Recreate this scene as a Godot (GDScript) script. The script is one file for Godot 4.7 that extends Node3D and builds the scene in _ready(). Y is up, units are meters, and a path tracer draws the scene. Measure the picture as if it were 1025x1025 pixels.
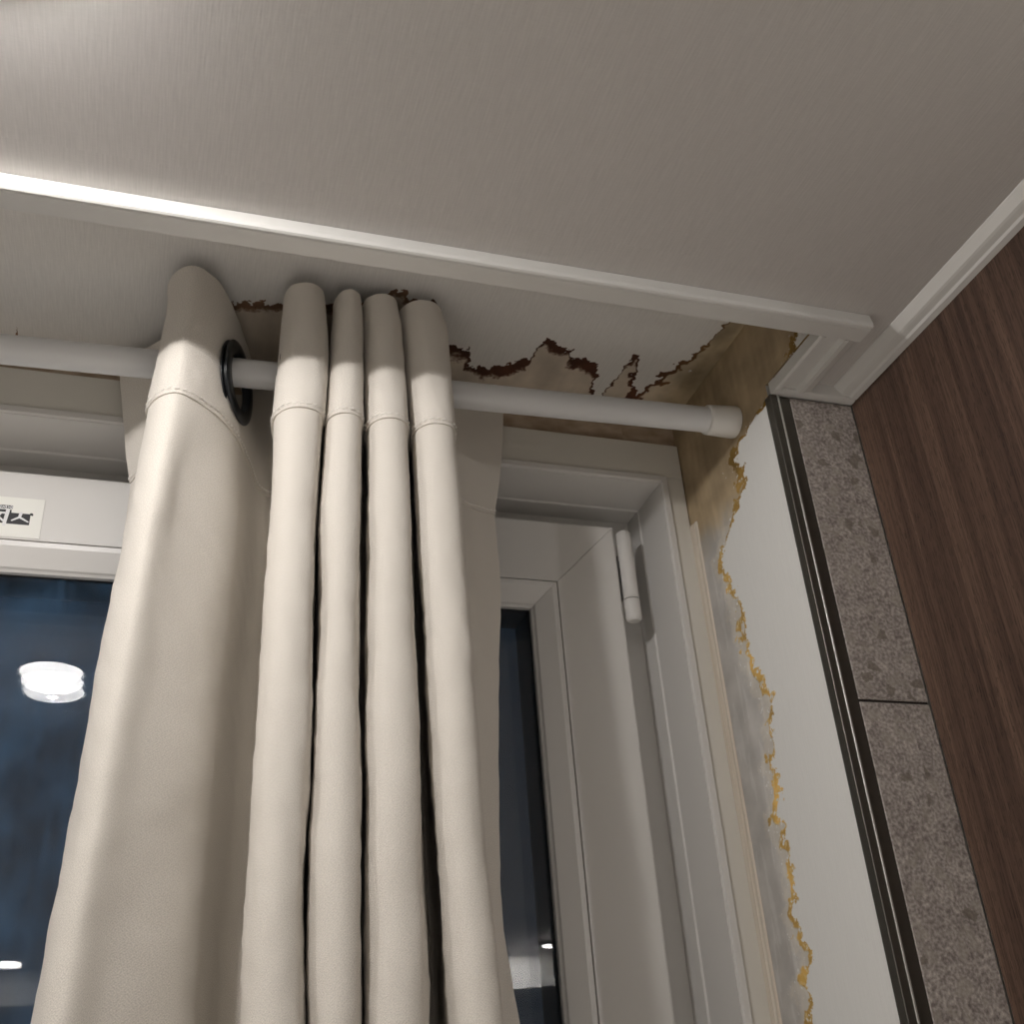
extends Node3D
# A curtained kitchen window at night, seen from below. All lengths below are written in one unit
# (the distance from the eye to the window wall) and turned into metres by at().
const S := 0.78
const OY := 1.8

# setting, in those units: x right, y above the eye, z towards the room (window wall at -1)
const CEIL := 0.6597      # room ceiling
const SOFFIT := 0.75      # ceiling of the curtain recess
const LOW := 0.6453       # underside of the mouldings
const SIDE := 0.568       # white return wall
const TILE := -0.7967     # face of the tiles
const WOOD := 0.664       # wood panel face
const FLOOR := -2.3077

# curtain: for each height, where the cloth runs (x at each of the depths in CURTAIN_Z)
const CURTAIN_X := [
	[0.729, -0.0708, -0.0191, -0.0271, -0.0164, -0.0058, 0.0154, 0.0323, 0.0515, 0.0635, 0.0844, 0.1014, 0.0894, 0.0811, 0.0890, 0.1009, 0.1118, 0.1172, 0.1264, 0.1357, 0.1437, 0.1376, 0.1296, 0.1346, 0.1422, 0.1491, 0.1526, 0.1613, 0.1701, 0.1781, 0.1684, 0.1567, 0.1641, 0.1753, 0.1854, 0.1905, 0.2013, 0.2121, 0.2201, 0.2086, 0.1951, 0.2040, 0.2172, 0.2293, 0.2353, 0.2393, 0.2493, 0.2945, 0.3428],
	[0.705, -0.0680, -0.0178, -0.0258, -0.0149, -0.0041, 0.0167, 0.0337, 0.0532, 0.0652, 0.0851, 0.1010, 0.0890, 0.0808, 0.0893, 0.1021, 0.1137, 0.1195, 0.1279, 0.1364, 0.1444, 0.1374, 0.1285, 0.1344, 0.1432, 0.1512, 0.1547, 0.1638, 0.1724, 0.1804, 0.1704, 0.1583, 0.1661, 0.1778, 0.1885, 0.1934, 0.2044, 0.2149, 0.2229, 0.2109, 0.1970, 0.2067, 0.2214, 0.2348, 0.2414, 0.2454, 0.2554, 0.2963, 0.3411],
	[0.675, -0.0632, -0.0188, -0.0268, -0.0156, -0.0043, 0.0170, 0.0354, 0.0553, 0.0673, 0.0858, 0.1003, 0.0883, 0.0801, 0.0893, 0.1031, 0.1157, 0.1219, 0.1294, 0.1370, 0.1450, 0.1370, 0.1271, 0.1334, 0.1429, 0.1514, 0.1555, 0.1645, 0.1733, 0.1813, 0.1713, 0.1593, 0.1672, 0.1791, 0.1899, 0.1952, 0.2061, 0.2169, 0.2249, 0.2130, 0.1991, 0.2086, 0.2228, 0.2358, 0.2422, 0.2462, 0.2562, 0.2952, 0.3386],
	[0.635, -0.0565, -0.0221, -0.0301, -0.0189, -0.0076, 0.0162, 0.0377, 0.0582, 0.0702, 0.0860, 0.0978, 0.0858, 0.0777, 0.0877, 0.1027, 0.1163, 0.1221, 0.1298, 0.1365, 0.1445, 0.1358, 0.1251, 0.1318, 0.1420, 0.1512, 0.1558, 0.1648, 0.1739, 0.1819, 0.1722, 0.1604, 0.1685, 0.1806, 0.1916, 0.1971, 0.2083, 0.2195, 0.2275, 0.2158, 0.2021, 0.2111, 0.2247, 0.2371, 0.2433, 0.2473, 0.2573, 0.2929, 0.3334],
	[0.605, -0.0509, -0.0246, -0.0326, -0.0206, -0.0086, 0.0151, 0.0394, 0.0604, 0.0724, 0.0867, 0.0969, 0.0849, 0.0767, 0.0869, 0.1023, 0.1162, 0.1214, 0.1294, 0.1357, 0.1437, 0.1346, 0.1235, 0.1306, 0.1413, 0.1510, 0.1558, 0.1651, 0.1744, 0.1824, 0.1728, 0.1612, 0.1694, 0.1817, 0.1929, 0.1985, 0.2100, 0.2215, 0.2295, 0.2179, 0.2042, 0.2130, 0.2261, 0.2381, 0.2440, 0.2480, 0.2580, 0.2903, 0.3282],
	[0.584, -0.0469, -0.0255, -0.0335, -0.0215, -0.0095, 0.0135, 0.0404, 0.0619, 0.0739, 0.0872, 0.0965, 0.0845, 0.0763, 0.0861, 0.1009, 0.1143, 0.1198, 0.1275, 0.1340, 0.1420, 0.1333, 0.1226, 0.1299, 0.1408, 0.1507, 0.1556, 0.1651, 0.1745, 0.1825, 0.1731, 0.1617, 0.1699, 0.1822, 0.1934, 0.1990, 0.2106, 0.2222, 0.2302, 0.2187, 0.2051, 0.2139, 0.2270, 0.2390, 0.2450, 0.2490, 0.2590, 0.2888, 0.3246],
	[0.570, -0.0469, -0.0262, -0.0342, -0.0222, -0.0103, 0.0115, 0.0404, 0.0629, 0.0749, 0.0878, 0.0966, 0.0846, 0.0763, 0.0858, 0.1001, 0.1130, 0.1187, 0.1262, 0.1328, 0.1408, 0.1324, 0.1220, 0.1293, 0.1403, 0.1504, 0.1554, 0.1649, 0.1745, 0.1825, 0.1732, 0.1619, 0.1701, 0.1824, 0.1936, 0.1991, 0.2109, 0.2226, 0.2306, 0.2191, 0.2055, 0.2144, 0.2276, 0.2396, 0.2456, 0.2496, 0.2596, 0.2893, 0.3249],
	[0.500, -0.0483, -0.0309, -0.0389, -0.0273, -0.0157, 0.0010, 0.0400, 0.0652, 0.0772, 0.0892, 0.0972, 0.0852, 0.0769, 0.0859, 0.0993, 0.1115, 0.1169, 0.1242, 0.1308, 0.1388, 0.1305, 0.1202, 0.1277, 0.1389, 0.1490, 0.1541, 0.1643, 0.1745, 0.1825, 0.1738, 0.1631, 0.1712, 0.1834, 0.1944, 0.2000, 0.2120, 0.2241, 0.2321, 0.2208, 0.2075, 0.2165, 0.2301, 0.2423, 0.2485, 0.2525, 0.2625, 0.2911, 0.3260],
	[0.420, -0.0501, -0.0350, -0.0430, -0.0323, -0.0215, -0.0027, 0.0370, 0.0625, 0.0745, 0.0871, 0.0957, 0.0837, 0.0754, 0.0844, 0.0977, 0.1099, 0.1155, 0.1226, 0.1293, 0.1373, 0.1292, 0.1191, 0.1268, 0.1384, 0.1490, 0.1543, 0.1642, 0.1741, 0.1821, 0.1732, 0.1623, 0.1707, 0.1833, 0.1948, 0.2005, 0.2128, 0.2252, 0.2332, 0.2220, 0.2089, 0.2181, 0.2318, 0.2443, 0.2505, 0.2545, 0.2645, 0.2892, 0.3209],
	[0.340, -0.0553, -0.0394, -0.0474, -0.0366, -0.0259, -0.0054, 0.0341, 0.0612, 0.0732, 0.0858, 0.0945, 0.0825, 0.0742, 0.0832, 0.0966, 0.1089, 0.1146, 0.1216, 0.1282, 0.1362, 0.1282, 0.1182, 0.1261, 0.1380, 0.1488, 0.1542, 0.1640, 0.1737, 0.1817, 0.1726, 0.1615, 0.1703, 0.1836, 0.1956, 0.2016, 0.2143, 0.2270, 0.2350, 0.2240, 0.2111, 0.2202, 0.2338, 0.2462, 0.2524, 0.2564, 0.2664, 0.2868, 0.3149],
	[0.260, -0.0607, -0.0448, -0.0528, -0.0416, -0.0303, -0.0092, 0.0315, 0.0601, 0.0721, 0.0849, 0.0937, 0.0817, 0.0734, 0.0825, 0.0961, 0.1084, 0.1141, 0.1212, 0.1277, 0.1357, 0.1277, 0.1177, 0.1257, 0.1377, 0.1486, 0.1540, 0.1635, 0.1731, 0.1811, 0.1718, 0.1606, 0.1700, 0.1840, 0.1968, 0.2032, 0.2163, 0.2294, 0.2374, 0.2266, 0.2138, 0.2227, 0.2360, 0.2482, 0.2542, 0.2582, 0.2682, 0.2844, 0.3090],
	[0.180, -0.0647, -0.0502, -0.0582, -0.0469, -0.0355, -0.0146, 0.0292, 0.0581, 0.0701, 0.0838, 0.0936, 0.0816, 0.0733, 0.0824, 0.0962, 0.1087, 0.1144, 0.1215, 0.1280, 0.1360, 0.1279, 0.1178, 0.1258, 0.1376, 0.1484, 0.1538, 0.1632, 0.1725, 0.1805, 0.1712, 0.1599, 0.1695, 0.1840, 0.1971, 0.2037, 0.2176, 0.2315, 0.2395, 0.2293, 0.2171, 0.2259, 0.2391, 0.2511, 0.2570, 0.2610, 0.2710, 0.2851, 0.3080],
	[0.100, -0.0685, -0.0554, -0.0634, -0.0518, -0.0402, -0.0195, 0.0273, 0.0557, 0.0677, 0.0830, 0.0943, 0.0823, 0.0740, 0.0833, 0.0972, 0.1098, 0.1155, 0.1227, 0.1293, 0.1373, 0.1291, 0.1189, 0.1265, 0.1380, 0.1484, 0.1536, 0.1629, 0.1721, 0.1801, 0.1707, 0.1594, 0.1689, 0.1833, 0.1963, 0.2028, 0.2180, 0.2332, 0.2412, 0.2322, 0.2212, 0.2300, 0.2432, 0.2551, 0.2611, 0.2651, 0.2751, 0.2904, 0.3144],
	[0.020, -0.0723, -0.0606, -0.0686, -0.0566, -0.0446, -0.0235, 0.0254, 0.0534, 0.0654, 0.0822, 0.0950, 0.0830, 0.0748, 0.0841, 0.0982, 0.1109, 0.1167, 0.1239, 0.1305, 0.1385, 0.1302, 0.1200, 0.1273, 0.1384, 0.1484, 0.1534, 0.1626, 0.1717, 0.1797, 0.1703, 0.1589, 0.1683, 0.1826, 0.1955, 0.2020, 0.2185, 0.2350, 0.2430, 0.2352, 0.2253, 0.2341, 0.2472, 0.2592, 0.2651, 0.2691, 0.2791, 0.2984, 0.3257],
	[-0.060, -0.0761, -0.0658, -0.0738, -0.0614, -0.0491, -0.0276, 0.0235, 0.0510, 0.0630, 0.0814, 0.0958, 0.0838, 0.0755, 0.0850, 0.0992, 0.1121, 0.1178, 0.1251, 0.1318, 0.1398, 0.1314, 0.1211, 0.1281, 0.1387, 0.1483, 0.1532, 0.1622, 0.1713, 0.1793, 0.1698, 0.1584, 0.1678, 0.1819, 0.1947, 0.2011, 0.2189, 0.2368, 0.2448, 0.2381, 0.2294, 0.2381, 0.2513, 0.2632, 0.2692, 0.2732, 0.2832, 0.3064, 0.3369],
]
const CURTAIN_Z := [-0.990, -0.925, -0.858, -0.834, -0.828, -0.844, -0.880, -0.938, -0.976, -0.990, -0.970, -0.905, -0.850, -0.832, -0.828, -0.833, -0.850, -0.905, -0.975, -0.975, -0.905, -0.850, -0.832, -0.828, -0.833, -0.850, -0.905, -0.975, -0.975, -0.905, -0.850, -0.832, -0.828, -0.833, -0.850, -0.905, -0.975, -0.975, -0.905, -0.850, -0.832, -0.828, -0.833, -0.850, -0.890, -0.940, -0.972, -0.985]
const SEAM := 0.584
const ROD_Z := -0.886
const RING_Y := 0.643

var M := {}
var used := {}

func at(x: float, y: float, z: float) -> Vector3:
	return Vector3(x * S, y * S + OY, (z + 1.0) * S)

func atv(v: Vector3) -> Vector3:
	return at(v.x, v.y, v.z)

func _ready() -> void:
	make_camera()
	make_light()
	make_materials()
	make_shell()
	make_mouldings()
	make_window()
	make_tiles_and_trim()
	make_cabinets()
	make_rod()
	make_curtain()
	make_sticker()

# ---------------------------------------------------------------- camera, light
func make_camera() -> void:
	var cam := Camera3D.new()
	cam.name = "camera"
	add_child(cam)
	cam.transform = Transform3D(Basis(Vector3(0.953454, -0.065697, 0.294296), Vector3(-0.090683, 0.868327, 0.487633), Vector3(-0.287581, -0.491623, 0.821951)).orthonormalized(), at(0, 0, 0))
	cam.fov = 49.63
	cam.near = 0.02
	cam.far = 60.0
	cam.current = true

func make_light() -> void:
	var we := WorldEnvironment.new()
	we.name = "environment"
	var e := Environment.new()
	e.background_mode = Environment.BG_COLOR
	e.background_color = Color(0.05, 0.082, 0.115)
	e.background_energy_multiplier = 1.0
	e.tonemap_mode = Environment.TONE_MAPPER_LINEAR
	e.tonemap_exposure = 1.0
	e.sdfgi_enabled = true
	e.ssao_enabled = true
	e.ssil_enabled = true
	we.environment = e
	add_child(we)
	# round surface-mounted downlights: the near one just outside the frame, the others down the room
	downlight(-0.16, -0.45, "round ceiling downlight nearest the curtain, mirrored large in the glass", 0.92, true)
	downlight(-0.98, -0.38, "round ceiling downlight along the window wall, left of the frame", 0.95, true)
	downlight(-0.43, 2.36, "round ceiling downlight far down the room, low in the left pane's reflection", 10.5)
	downlight(1.57, 2.25, "round ceiling downlight far down the room behind the wooden cabinet side", 3.0, true)
	downlight(0.55, 0.95, "round ceiling downlight in the middle of the room behind the viewer", 10.5)
	downlight(-1.3, 0.95, "round ceiling downlight in the middle of the room near the left wall", 10.5)

const LAMP_ENERGY := 0.2
func downlight(x: float, z: float, label: String, strength: float, spread := false) -> void:
	var t := Node3D.new()
	t.name = fresh("downlight")
	t.position = at(x, CEIL, z)
	add_child(t)
	tag(t, label, "light", "round downlights on the ceiling")
	var white := StandardMaterial3D.new()
	white.albedo_color = Color(0.9, 0.9, 0.9)
	white.roughness = 0.5
	var glow := StandardMaterial3D.new()
	glow.albedo_color = Color(0.95, 0.95, 0.95)
	glow.emission_enabled = true
	glow.emission = Color(1.0, 0.985, 0.975)
	glow.emission_energy_multiplier = 24.0
	var ring := SurfaceTool.new()
	ring.begin(Mesh.PRIMITIVE_TRIANGLES)
	lathe(ring, [[0.045, -0.0005], [0.0455, -0.004], [0.049, -0.005], [0.053, -0.003], [0.054, -0.0005]], Vector3.ZERO, Vector3.UP, Vector3.RIGHT, 40)
	part(ring, "trim_ring", white, t)
	var lens := SurfaceTool.new()
	lens.begin(Mesh.PRIMITIVE_TRIANGLES)
	lathe(lens, [[0.0, -0.0115], [0.02, -0.0112], [0.035, -0.0098], [0.042, -0.007], [0.0448, -0.001], [0.0, -0.0008]], Vector3.ZERO, Vector3.UP, Vector3.RIGHT, 40)
	part(lens, "diffuser", glow, t)
	var o: Light3D
	if spread:
		o = OmniLight3D.new()      # domed diffuser: throws light sideways too
		o.omni_range = 12.0
		o.omni_attenuation = 2.0
	else:
		o = SpotLight3D.new()      # set-back diffuser: throws light down on the floor
		o.spot_range = 12.0
		o.spot_attenuation = 2.0
		o.spot_angle = 62.0
		o.rotation.x = -PI / 2
	o.name = "downlight_glow"
	o.light_color = Color(1.0, 0.985, 0.975)
	o.light_energy = LAMP_ENERGY * strength
	o.light_size = 0.003
	o.shadow_enabled = true
	o.position = Vector3(0, -0.0017 * S, 0)
	t.add_child(o)

# ---------------------------------------------------------------- helpers
func fresh(called: String) -> String:
	if not used.has(called):
		used[called] = 0
		return called
	used[called] += 1
	return "%s_%03d" % [called, used[called]]

func tag(o: Node, label: String, category := "", group := "", kind := "") -> void:
	o.set_meta("label", label)
	if category: o.set_meta("category", category)
	if group: o.set_meta("group", group)
	if kind: o.set_meta("kind", kind)

func mb() -> SurfaceTool:
	var st := SurfaceTool.new()
	st.begin(Mesh.PRIMITIVE_TRIANGLES)
	return st

func part(st: SurfaceTool, called: String, m: Material, parent: Node = self, normals := true) -> MeshInstance3D:
	if normals: st.generate_normals()
	var mesh := st.commit()
	var o := MeshInstance3D.new()
	o.mesh = mesh
	o.material_override = m
	o.name = fresh(called) if parent == self else called
	o.cast_shadow = GeometryInstance3D.SHADOW_CASTING_SETTING_ON
	parent.add_child(o, true)
	return o

func struct(st: SurfaceTool, called: String, m: Material, label: String) -> MeshInstance3D:
	var o := part(st, called, m)
	tag(o, label, "", "", "structure")
	return o

func uv_of(p: Vector3, n: Vector3) -> Vector2:
	var a := n.abs()
	if a.x >= a.y and a.x >= a.z: return Vector2(p.z, -p.y)
	if a.y >= a.z: return Vector2(p.x, p.z)
	return Vector2(p.x, -p.y)

# flat polygon (convex) in scene units, facing n
func face(st: SurfaceTool, pts: Array, n: Vector3) -> void:
	var q := pts.duplicate()
	var c: Vector3 = (q[0] - q[2]).cross(q[0] - q[1])
	if c.length() < 1e-12 and q.size() > 3: c = (q[0] - q[3]).cross(q[0] - q[2])
	if c.dot(n) < 0.0: q.reverse()
	for i in range(1, q.size() - 1):
		for k in [0, i, i + 1]:
			st.set_smooth_group(-1)
			st.set_uv(uv_of(q[k], n))
			st.add_vertex(atv(q[k]))

# box with chamfered edges
func box(st: SurfaceTool, a: Vector3, b: Vector3, ch := 0.0) -> void:
	var lo := Vector3(minf(a.x, b.x), minf(a.y, b.y), minf(a.z, b.z))
	var hi := Vector3(maxf(a.x, b.x), maxf(a.y, b.y), maxf(a.z, b.z))
	var e := [lo, hi]
	for ax in 3:
		var u := (ax + 1) % 3
		var v := (ax + 2) % 3
		for s in 2:
			var n := Vector3.ZERO
			n[ax] = -1.0 if s == 0 else 1.0
			var pts := []
			for k in [[0, 0], [1, 0], [1, 1], [0, 1]]:
				var p := Vector3.ZERO
				p[ax] = e[s][ax]
				p[u] = e[k[0]][u] + (ch if k[0] == 0 else -ch)
				p[v] = e[k[1]][v] + (ch if k[1] == 0 else -ch)
				pts.append(p)
			face(st, pts, n)
	if ch <= 0.0: return
	for ax in 3:
		var u := (ax + 1) % 3
		var v := (ax + 2) % 3
		for i in 2:
			for j in 2:
				var n := Vector3.ZERO
				n[u] = -1.0 if i == 0 else 1.0
				n[v] = -1.0 if j == 0 else 1.0
				var pts := []
				for k in [[0, 0], [1, 0], [1, 1], [0, 1]]:
					var p := Vector3.ZERO
					p[ax] = lo[ax] + ch if k[0] == 0 else hi[ax] - ch
					p[u] = e[i][u] - n[u] * (ch if k[1] == 0 else 0.0)
					p[v] = e[j][v] - n[v] * (0.0 if k[1] == 0 else ch)
					pts.append(p)
				face(st, pts, n)
	for i in 2:
		for j in 2:
			for k in 2:
				var c := Vector3(e[i].x, e[j].y, e[k].z)
				var n := Vector3(-1.0 if i == 0 else 1.0, -1.0 if j == 0 else 1.0, -1.0 if k == 0 else 1.0)
				face(st, [c - Vector3(0, n.y, n.z) * ch, c - Vector3(n.x, 0, n.z) * ch, c - Vector3(n.x, n.y, 0) * ch], n)

# profile (2D points) swept from o along w; ends may be cut by the slant s0 / s1 (shift along w per unit of profile x)
func sweep(st: SurfaceTool, prof: Array, o: Vector3, u: Vector3, v: Vector3, w: Vector3, length: float, s0 := 0.0, s1 := 0.0) -> void:
	var area := 0.0
	var n := prof.size()
	for i in n:
		area += prof[i].cross(prof[(i + 1) % n])
	var turn := 1.0 if area > 0.0 else -1.0
	for i in n:
		var a: Vector2 = prof[i]
		var b: Vector2 = prof[(i + 1) % n]
		var d := (b - a) * turn
		var out := u * d.y - v * d.x
		var pa := o + u * a.x + v * a.y
		var pb := o + u * b.x + v * b.y
		face(st, [pa + w * (s0 * a.x), pb + w * (s0 * b.x), pb + w * (length - s1 * b.x), pa + w * (length - s1 * a.x)], out)
	var idx := Geometry2D.triangulate_polygon(PackedVector2Array(prof))
	for i in range(0, idx.size(), 3):
		var t0 := []
		var t1 := []
		for k in 3:
			var p: Vector2 = prof[idx[i + k]]
			var q := o + u * p.x + v * p.y
			t0.append(q + w * (s0 * p.x))
			t1.append(q + w * (length - s1 * p.x))
		face(st, t0, -w)
		face(st, t1, w)

# lathed profile [radius, height] about axis; node-local when o is a small offset
func lathe(st: SurfaceTool, prof: Array, o: Vector3, axis: Vector3, side: Vector3, n: int) -> void:
	var other := axis.cross(side)
	var rows := []
	for p in prof:
		var ring := []
		for k in n:
			var t := TAU * k / n
			ring.append((o + axis * p[1] + (side * cos(t) + other * sin(t)) * p[0]) * S)
		rows.append(ring)
	for i in prof.size() - 1:
		var flat: bool = absf(prof[i + 1][1] - prof[i][1]) < 1e-6 or absf(prof[i + 1][0] - prof[i][0]) < 1e-6
		for k in n:
			var k2 := (k + 1) % n
			var q := [rows[i][k], rows[i][k2], rows[i + 1][k2], rows[i + 1][k]]
			var tris := [[0, 1, 2], [0, 2, 3]]
			for t in tris:
				var a: Vector3 = q[t[0]]
				var b: Vector3 = q[t[1]]
				var c: Vector3 = q[t[2]]
				if a.is_equal_approx(b) or b.is_equal_approx(c) or a.is_equal_approx(c): continue
				for p in [a, c, b]:
					st.set_smooth_group(100 + i if flat else 1)
					st.set_uv(Vector2(float(k) / n, float(i) / prof.size()))
					st.add_vertex(p)

# four mitred lengths round a rectangle: profile x = distance inwards from the rectangle's edge, y = depth
func ring_of(prof: Array, lo: Vector2, hi: Vector2, gap: float, called: String, m: Material, parent: Node) -> Array:
	var out := []
	var z := Vector3(0, 0, 1)
	for k in 4:
		var st := mb()
		match k:
			0: sweep(st, prof, Vector3(lo.x + gap, hi.y, 0), Vector3.DOWN, z, Vector3.RIGHT, hi.x - lo.x - 2 * gap, 1, 1)
			1: sweep(st, prof, Vector3(hi.x, lo.y + gap, 0), Vector3.LEFT, z, Vector3.UP, hi.y - lo.y - 2 * gap, 1, 1)
			2: sweep(st, prof, Vector3(lo.x + gap, lo.y, 0), Vector3.UP, z, Vector3.RIGHT, hi.x - lo.x - 2 * gap, 1, 1)
			3: sweep(st, prof, Vector3(lo.x, lo.y + gap, 0), Vector3.RIGHT, z, Vector3.UP, hi.y - lo.y - 2 * gap, 1, 1)
		out.append(part(st, called, m, parent))
	return out

# ---------------------------------------------------------------- materials
func noise_at(seed_: int, freq: float, octaves := 3, kind := FastNoiseLite.TYPE_SIMPLEX_SMOOTH) -> FastNoiseLite:
	var n := FastNoiseLite.new()
	n.seed = seed_
	n.noise_type = kind
	n.frequency = freq
	n.fractal_type = FastNoiseLite.FRACTAL_FBM if octaves > 1 else FastNoiseLite.FRACTAL_NONE
	n.fractal_octaves = octaves
	return n

func tex(im: Image) -> ImageTexture:
	im.generate_mipmaps()
	return ImageTexture.create_from_image(im)

func plain(c: Color, rough: float, metal := 0.0, spec := 0.5) -> StandardMaterial3D:
	var m := StandardMaterial3D.new()
	m.albedo_color = c
	m.roughness = rough
	m.metallic = metal
	m.metallic_specular = spec
	return m

# streaky grey image: noise of w x small stretched to w x h
func streaks(w: int, h: int, rows: int, freq: float, seed_: int) -> Image:
	var im := noise_at(seed_, freq, 3).get_image(w, rows)
	im.resize(w, h, Image.INTERPOLATE_CUBIC)
	return im

# woven wallpaper: threads along v (slubs) and finer ones across; returns thread height 0..1
func linen(w: int, seed_: int) -> PackedFloat32Array:
	var a := streaks(w, w, w / 24, 0.35, seed_)
	var b := streaks(w, w, w / 10, 0.42, seed_ + 1)
	var c := streaks(w, w, w / 8, 0.4, seed_ + 2)
	c.rotate_90(CLOCKWISE)
	var da := a.get_data()
	var db := b.get_data()
	var dc := c.get_data()
	var out := PackedFloat32Array()
	out.resize(w * w)
	for i in w * w:
		out[i] = (da[i] * 0.5 + db[i] * 0.28 + dc[i] * 0.22) / 255.0
	return out

var weave: PackedFloat32Array
const WEAVE_N := 512
const WEAVE_SIZE := 0.32   # scene units covered by one repeat

func make_materials() -> void:
	weave = linen(WEAVE_N, 5)
	# ceiling paper
	var im := Image.create(WEAVE_N, WEAVE_N, false, Image.FORMAT_RGB8)
	var hm := Image.create(WEAVE_N, WEAVE_N, false, Image.FORMAT_L8)
	for y in WEAVE_N:
		for x in WEAVE_N:
			var h := weave[y * WEAVE_N + x]
			var k := 1.0 + (h - 0.5) * 0.11
			im.set_pixel(x, y, Color(0.805 * k, 0.790 * k, 0.775 * k))
			hm.set_pixel(x, y, Color(h, h, h))
	var paper := plain(Color.WHITE, 0.85, 0.0, 0.3)
	paper.albedo_texture = tex(im)
	paper.heightmap_enabled = true
	paper.heightmap_texture = tex(hm)
	paper.heightmap_scale = 0.006
	paper.uv1_scale = Vector3(1.0 / WEAVE_SIZE, 1.0 / WEAVE_SIZE, 1)
	M.paper = paper
	M.paint = plain(Color(0.86, 0.855, 0.84), 0.45)
	M.wall = plain(Color(0.92, 0.915, 0.90), 0.8)
	M.pvc = plain(Color(0.83, 0.82, 0.805), 0.34)
	M.casing = plain(Color(0.84, 0.825, 0.79), 0.5)
	M.gasket = plain(Color(0.06, 0.06, 0.065), 0.6)
	M.rod = plain(Color(0.88, 0.88, 0.88), 0.28)
	M.cap = plain(Color(0.90, 0.89, 0.87), 0.4)
	M.ring = plain(Color(0.075, 0.085, 0.10), 0.35)
	M.metal = plain(Color(0.42, 0.41, 0.385), 0.40, 0.85)
	M.metal_edge = plain(Color(0.88, 0.88, 0.86), 0.45, 0.9)
	M.grout = plain(Color(0.22, 0.20, 0.19), 0.9)
	M.floor = plain(Color(0.85, 0.835, 0.815), 0.5)
	M.thread = plain(Color(0.92, 0.90, 0.87), 0.7)
	var glass := plain(Color(0.30, 0.46, 0.62, 0.035), 0.0, 0.0, 0.5)
	glass.transparency = BaseMaterial3D.TRANSPARENCY_ALPHA
	M.glass = glass
	make_dust()
	make_wood()
	make_stone()
	make_cloth()
	make_soffit_paper()
	make_side_paper()
	make_band_paper()
	make_batten()

func make_dust() -> void:
	# wiped-dry smears: cloudy patches crossed by faint upright streaks
	var n := 512
	var im := Image.create(n, n, false, Image.FORMAT_RGBA8)
	var a := noise_at(41, 0.009, 4)
	var b := noise_at(42, 0.03, 3)
	var grit := noise_at(43, 0.3, 2)
	for y in n:
		for x in n:
			var t := 0.5 + 0.8 * a.get_noise_2d(x, y) + 0.35 * b.get_noise_2d(x * 2.2, y * 0.35) + 0.2 * grit.get_noise_2d(x, y)
			im.set_pixel(x, y, Color(0.46, 0.70, 0.92, clampf(t, 0.0, 1.3) * 0.11))
	var m := plain(Color.WHITE, 0.9, 0.0, 0.0)
	m.transparency = BaseMaterial3D.TRANSPARENCY_ALPHA
	m.albedo_texture = tex(im)
	m.uv1_scale = Vector3(2.2, 2.2, 1)
	M.dust = m

func make_wood() -> void:
	var w := 512
	var h := 1024
	var fine := streaks(w, h, 20, 0.22, 31).get_data()
	var mid := streaks(w, h, 10, 0.045, 32).get_data()
	var broad := streaks(w, h, 5, 0.012, 33).get_data()
	var pore := streaks(w, h, 90, 0.5, 34).get_data()
	var im := Image.create(w, h, false, Image.FORMAT_RGB8)
	for i in w * h:
		var t := (fine[i] * 0.34 + mid[i] * 0.4 + broad[i] * 0.26) / 255.0
		t = clampf((t - 0.5) * 1.7 + 0.5, 0.0, 1.0)
		var c := Color(0.262, 0.195, 0.165).lerp(Color(0.435, 0.345, 0.290), t)
		if pore[i] > 168: c = c.darkened(0.22)
		im.set_pixel(i % w, i / w, c)
	var m := plain(Color.WHITE, 0.5, 0.0, 0.4)
	m.albedo_texture = tex(im)
	m.uv1_scale = Vector3(3.0, 1.25, 1)
	M.wood = m

func make_stone() -> void:
	var list := []
	for k in 3:
		var w := 320
		var h := 640
		var cells := noise_at(50 + k, 0.05, 1, FastNoiseLite.TYPE_CELLULAR)
		cells.cellular_return_type = FastNoiseLite.RETURN_CELL_VALUE
		cells.domain_warp_enabled = true
		cells.domain_warp_amplitude = 18.0
		cells.domain_warp_frequency = 0.03
		var small := noise_at(60 + k, 0.09, 1, FastNoiseLite.TYPE_CELLULAR)
		small.cellular_return_type = FastNoiseLite.RETURN_CELL_VALUE
		small.domain_warp_enabled = true
		small.domain_warp_amplitude = 8.0
		small.domain_warp_frequency = 0.08
		var grain := noise_at(70 + k, 0.11, 5)
		var cloud := noise_at(80 + k, 0.012, 3)
		var im := Image.create(w, h, false, Image.FORMAT_RGB8)
		var hm := Image.create(w, h, false, Image.FORMAT_L8)
		for y in h:
			for x in w:
				var g := grain.get_noise_2d(x, y)
				var big := cells.get_noise_2d(x, y)
				var sm := small.get_noise_2d(x, y)
				var t := 0.46 + 0.55 * g + 0.13 * cloud.get_noise_2d(x, y)
				if sm > 0.45: t += 0.10
				elif sm < -0.7: t -= 0.12
				var c := Color(0.47, 0.435, 0.42).lerp(Color(0.86, 0.83, 0.80), clampf(t, 0.0, 1.0))
				if big > 0.80: c = c.lerp(Color(0.66, 0.63, 0.59), 0.5)
				elif big < -0.90: c = c.lerp(Color(0.46, 0.43, 0.39), 0.6)
				im.set_pixel(x, y, c)
				var hh := clampf(0.5 + 0.4 * g, 0.0, 1.0)
				hm.set_pixel(x, y, Color(hh, hh, hh))
		var m := plain(Color.WHITE, 0.55, 0.0, 0.4)
		m.albedo_texture = tex(im)
		m.heightmap_enabled = true
		m.heightmap_texture = tex(hm)
		m.heightmap_scale = 0.04
		m.uv1_scale = Vector3(1.0 / 0.16, 1.0 / 0.32, 1)
		list.append(m)
	M.stone = list

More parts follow.
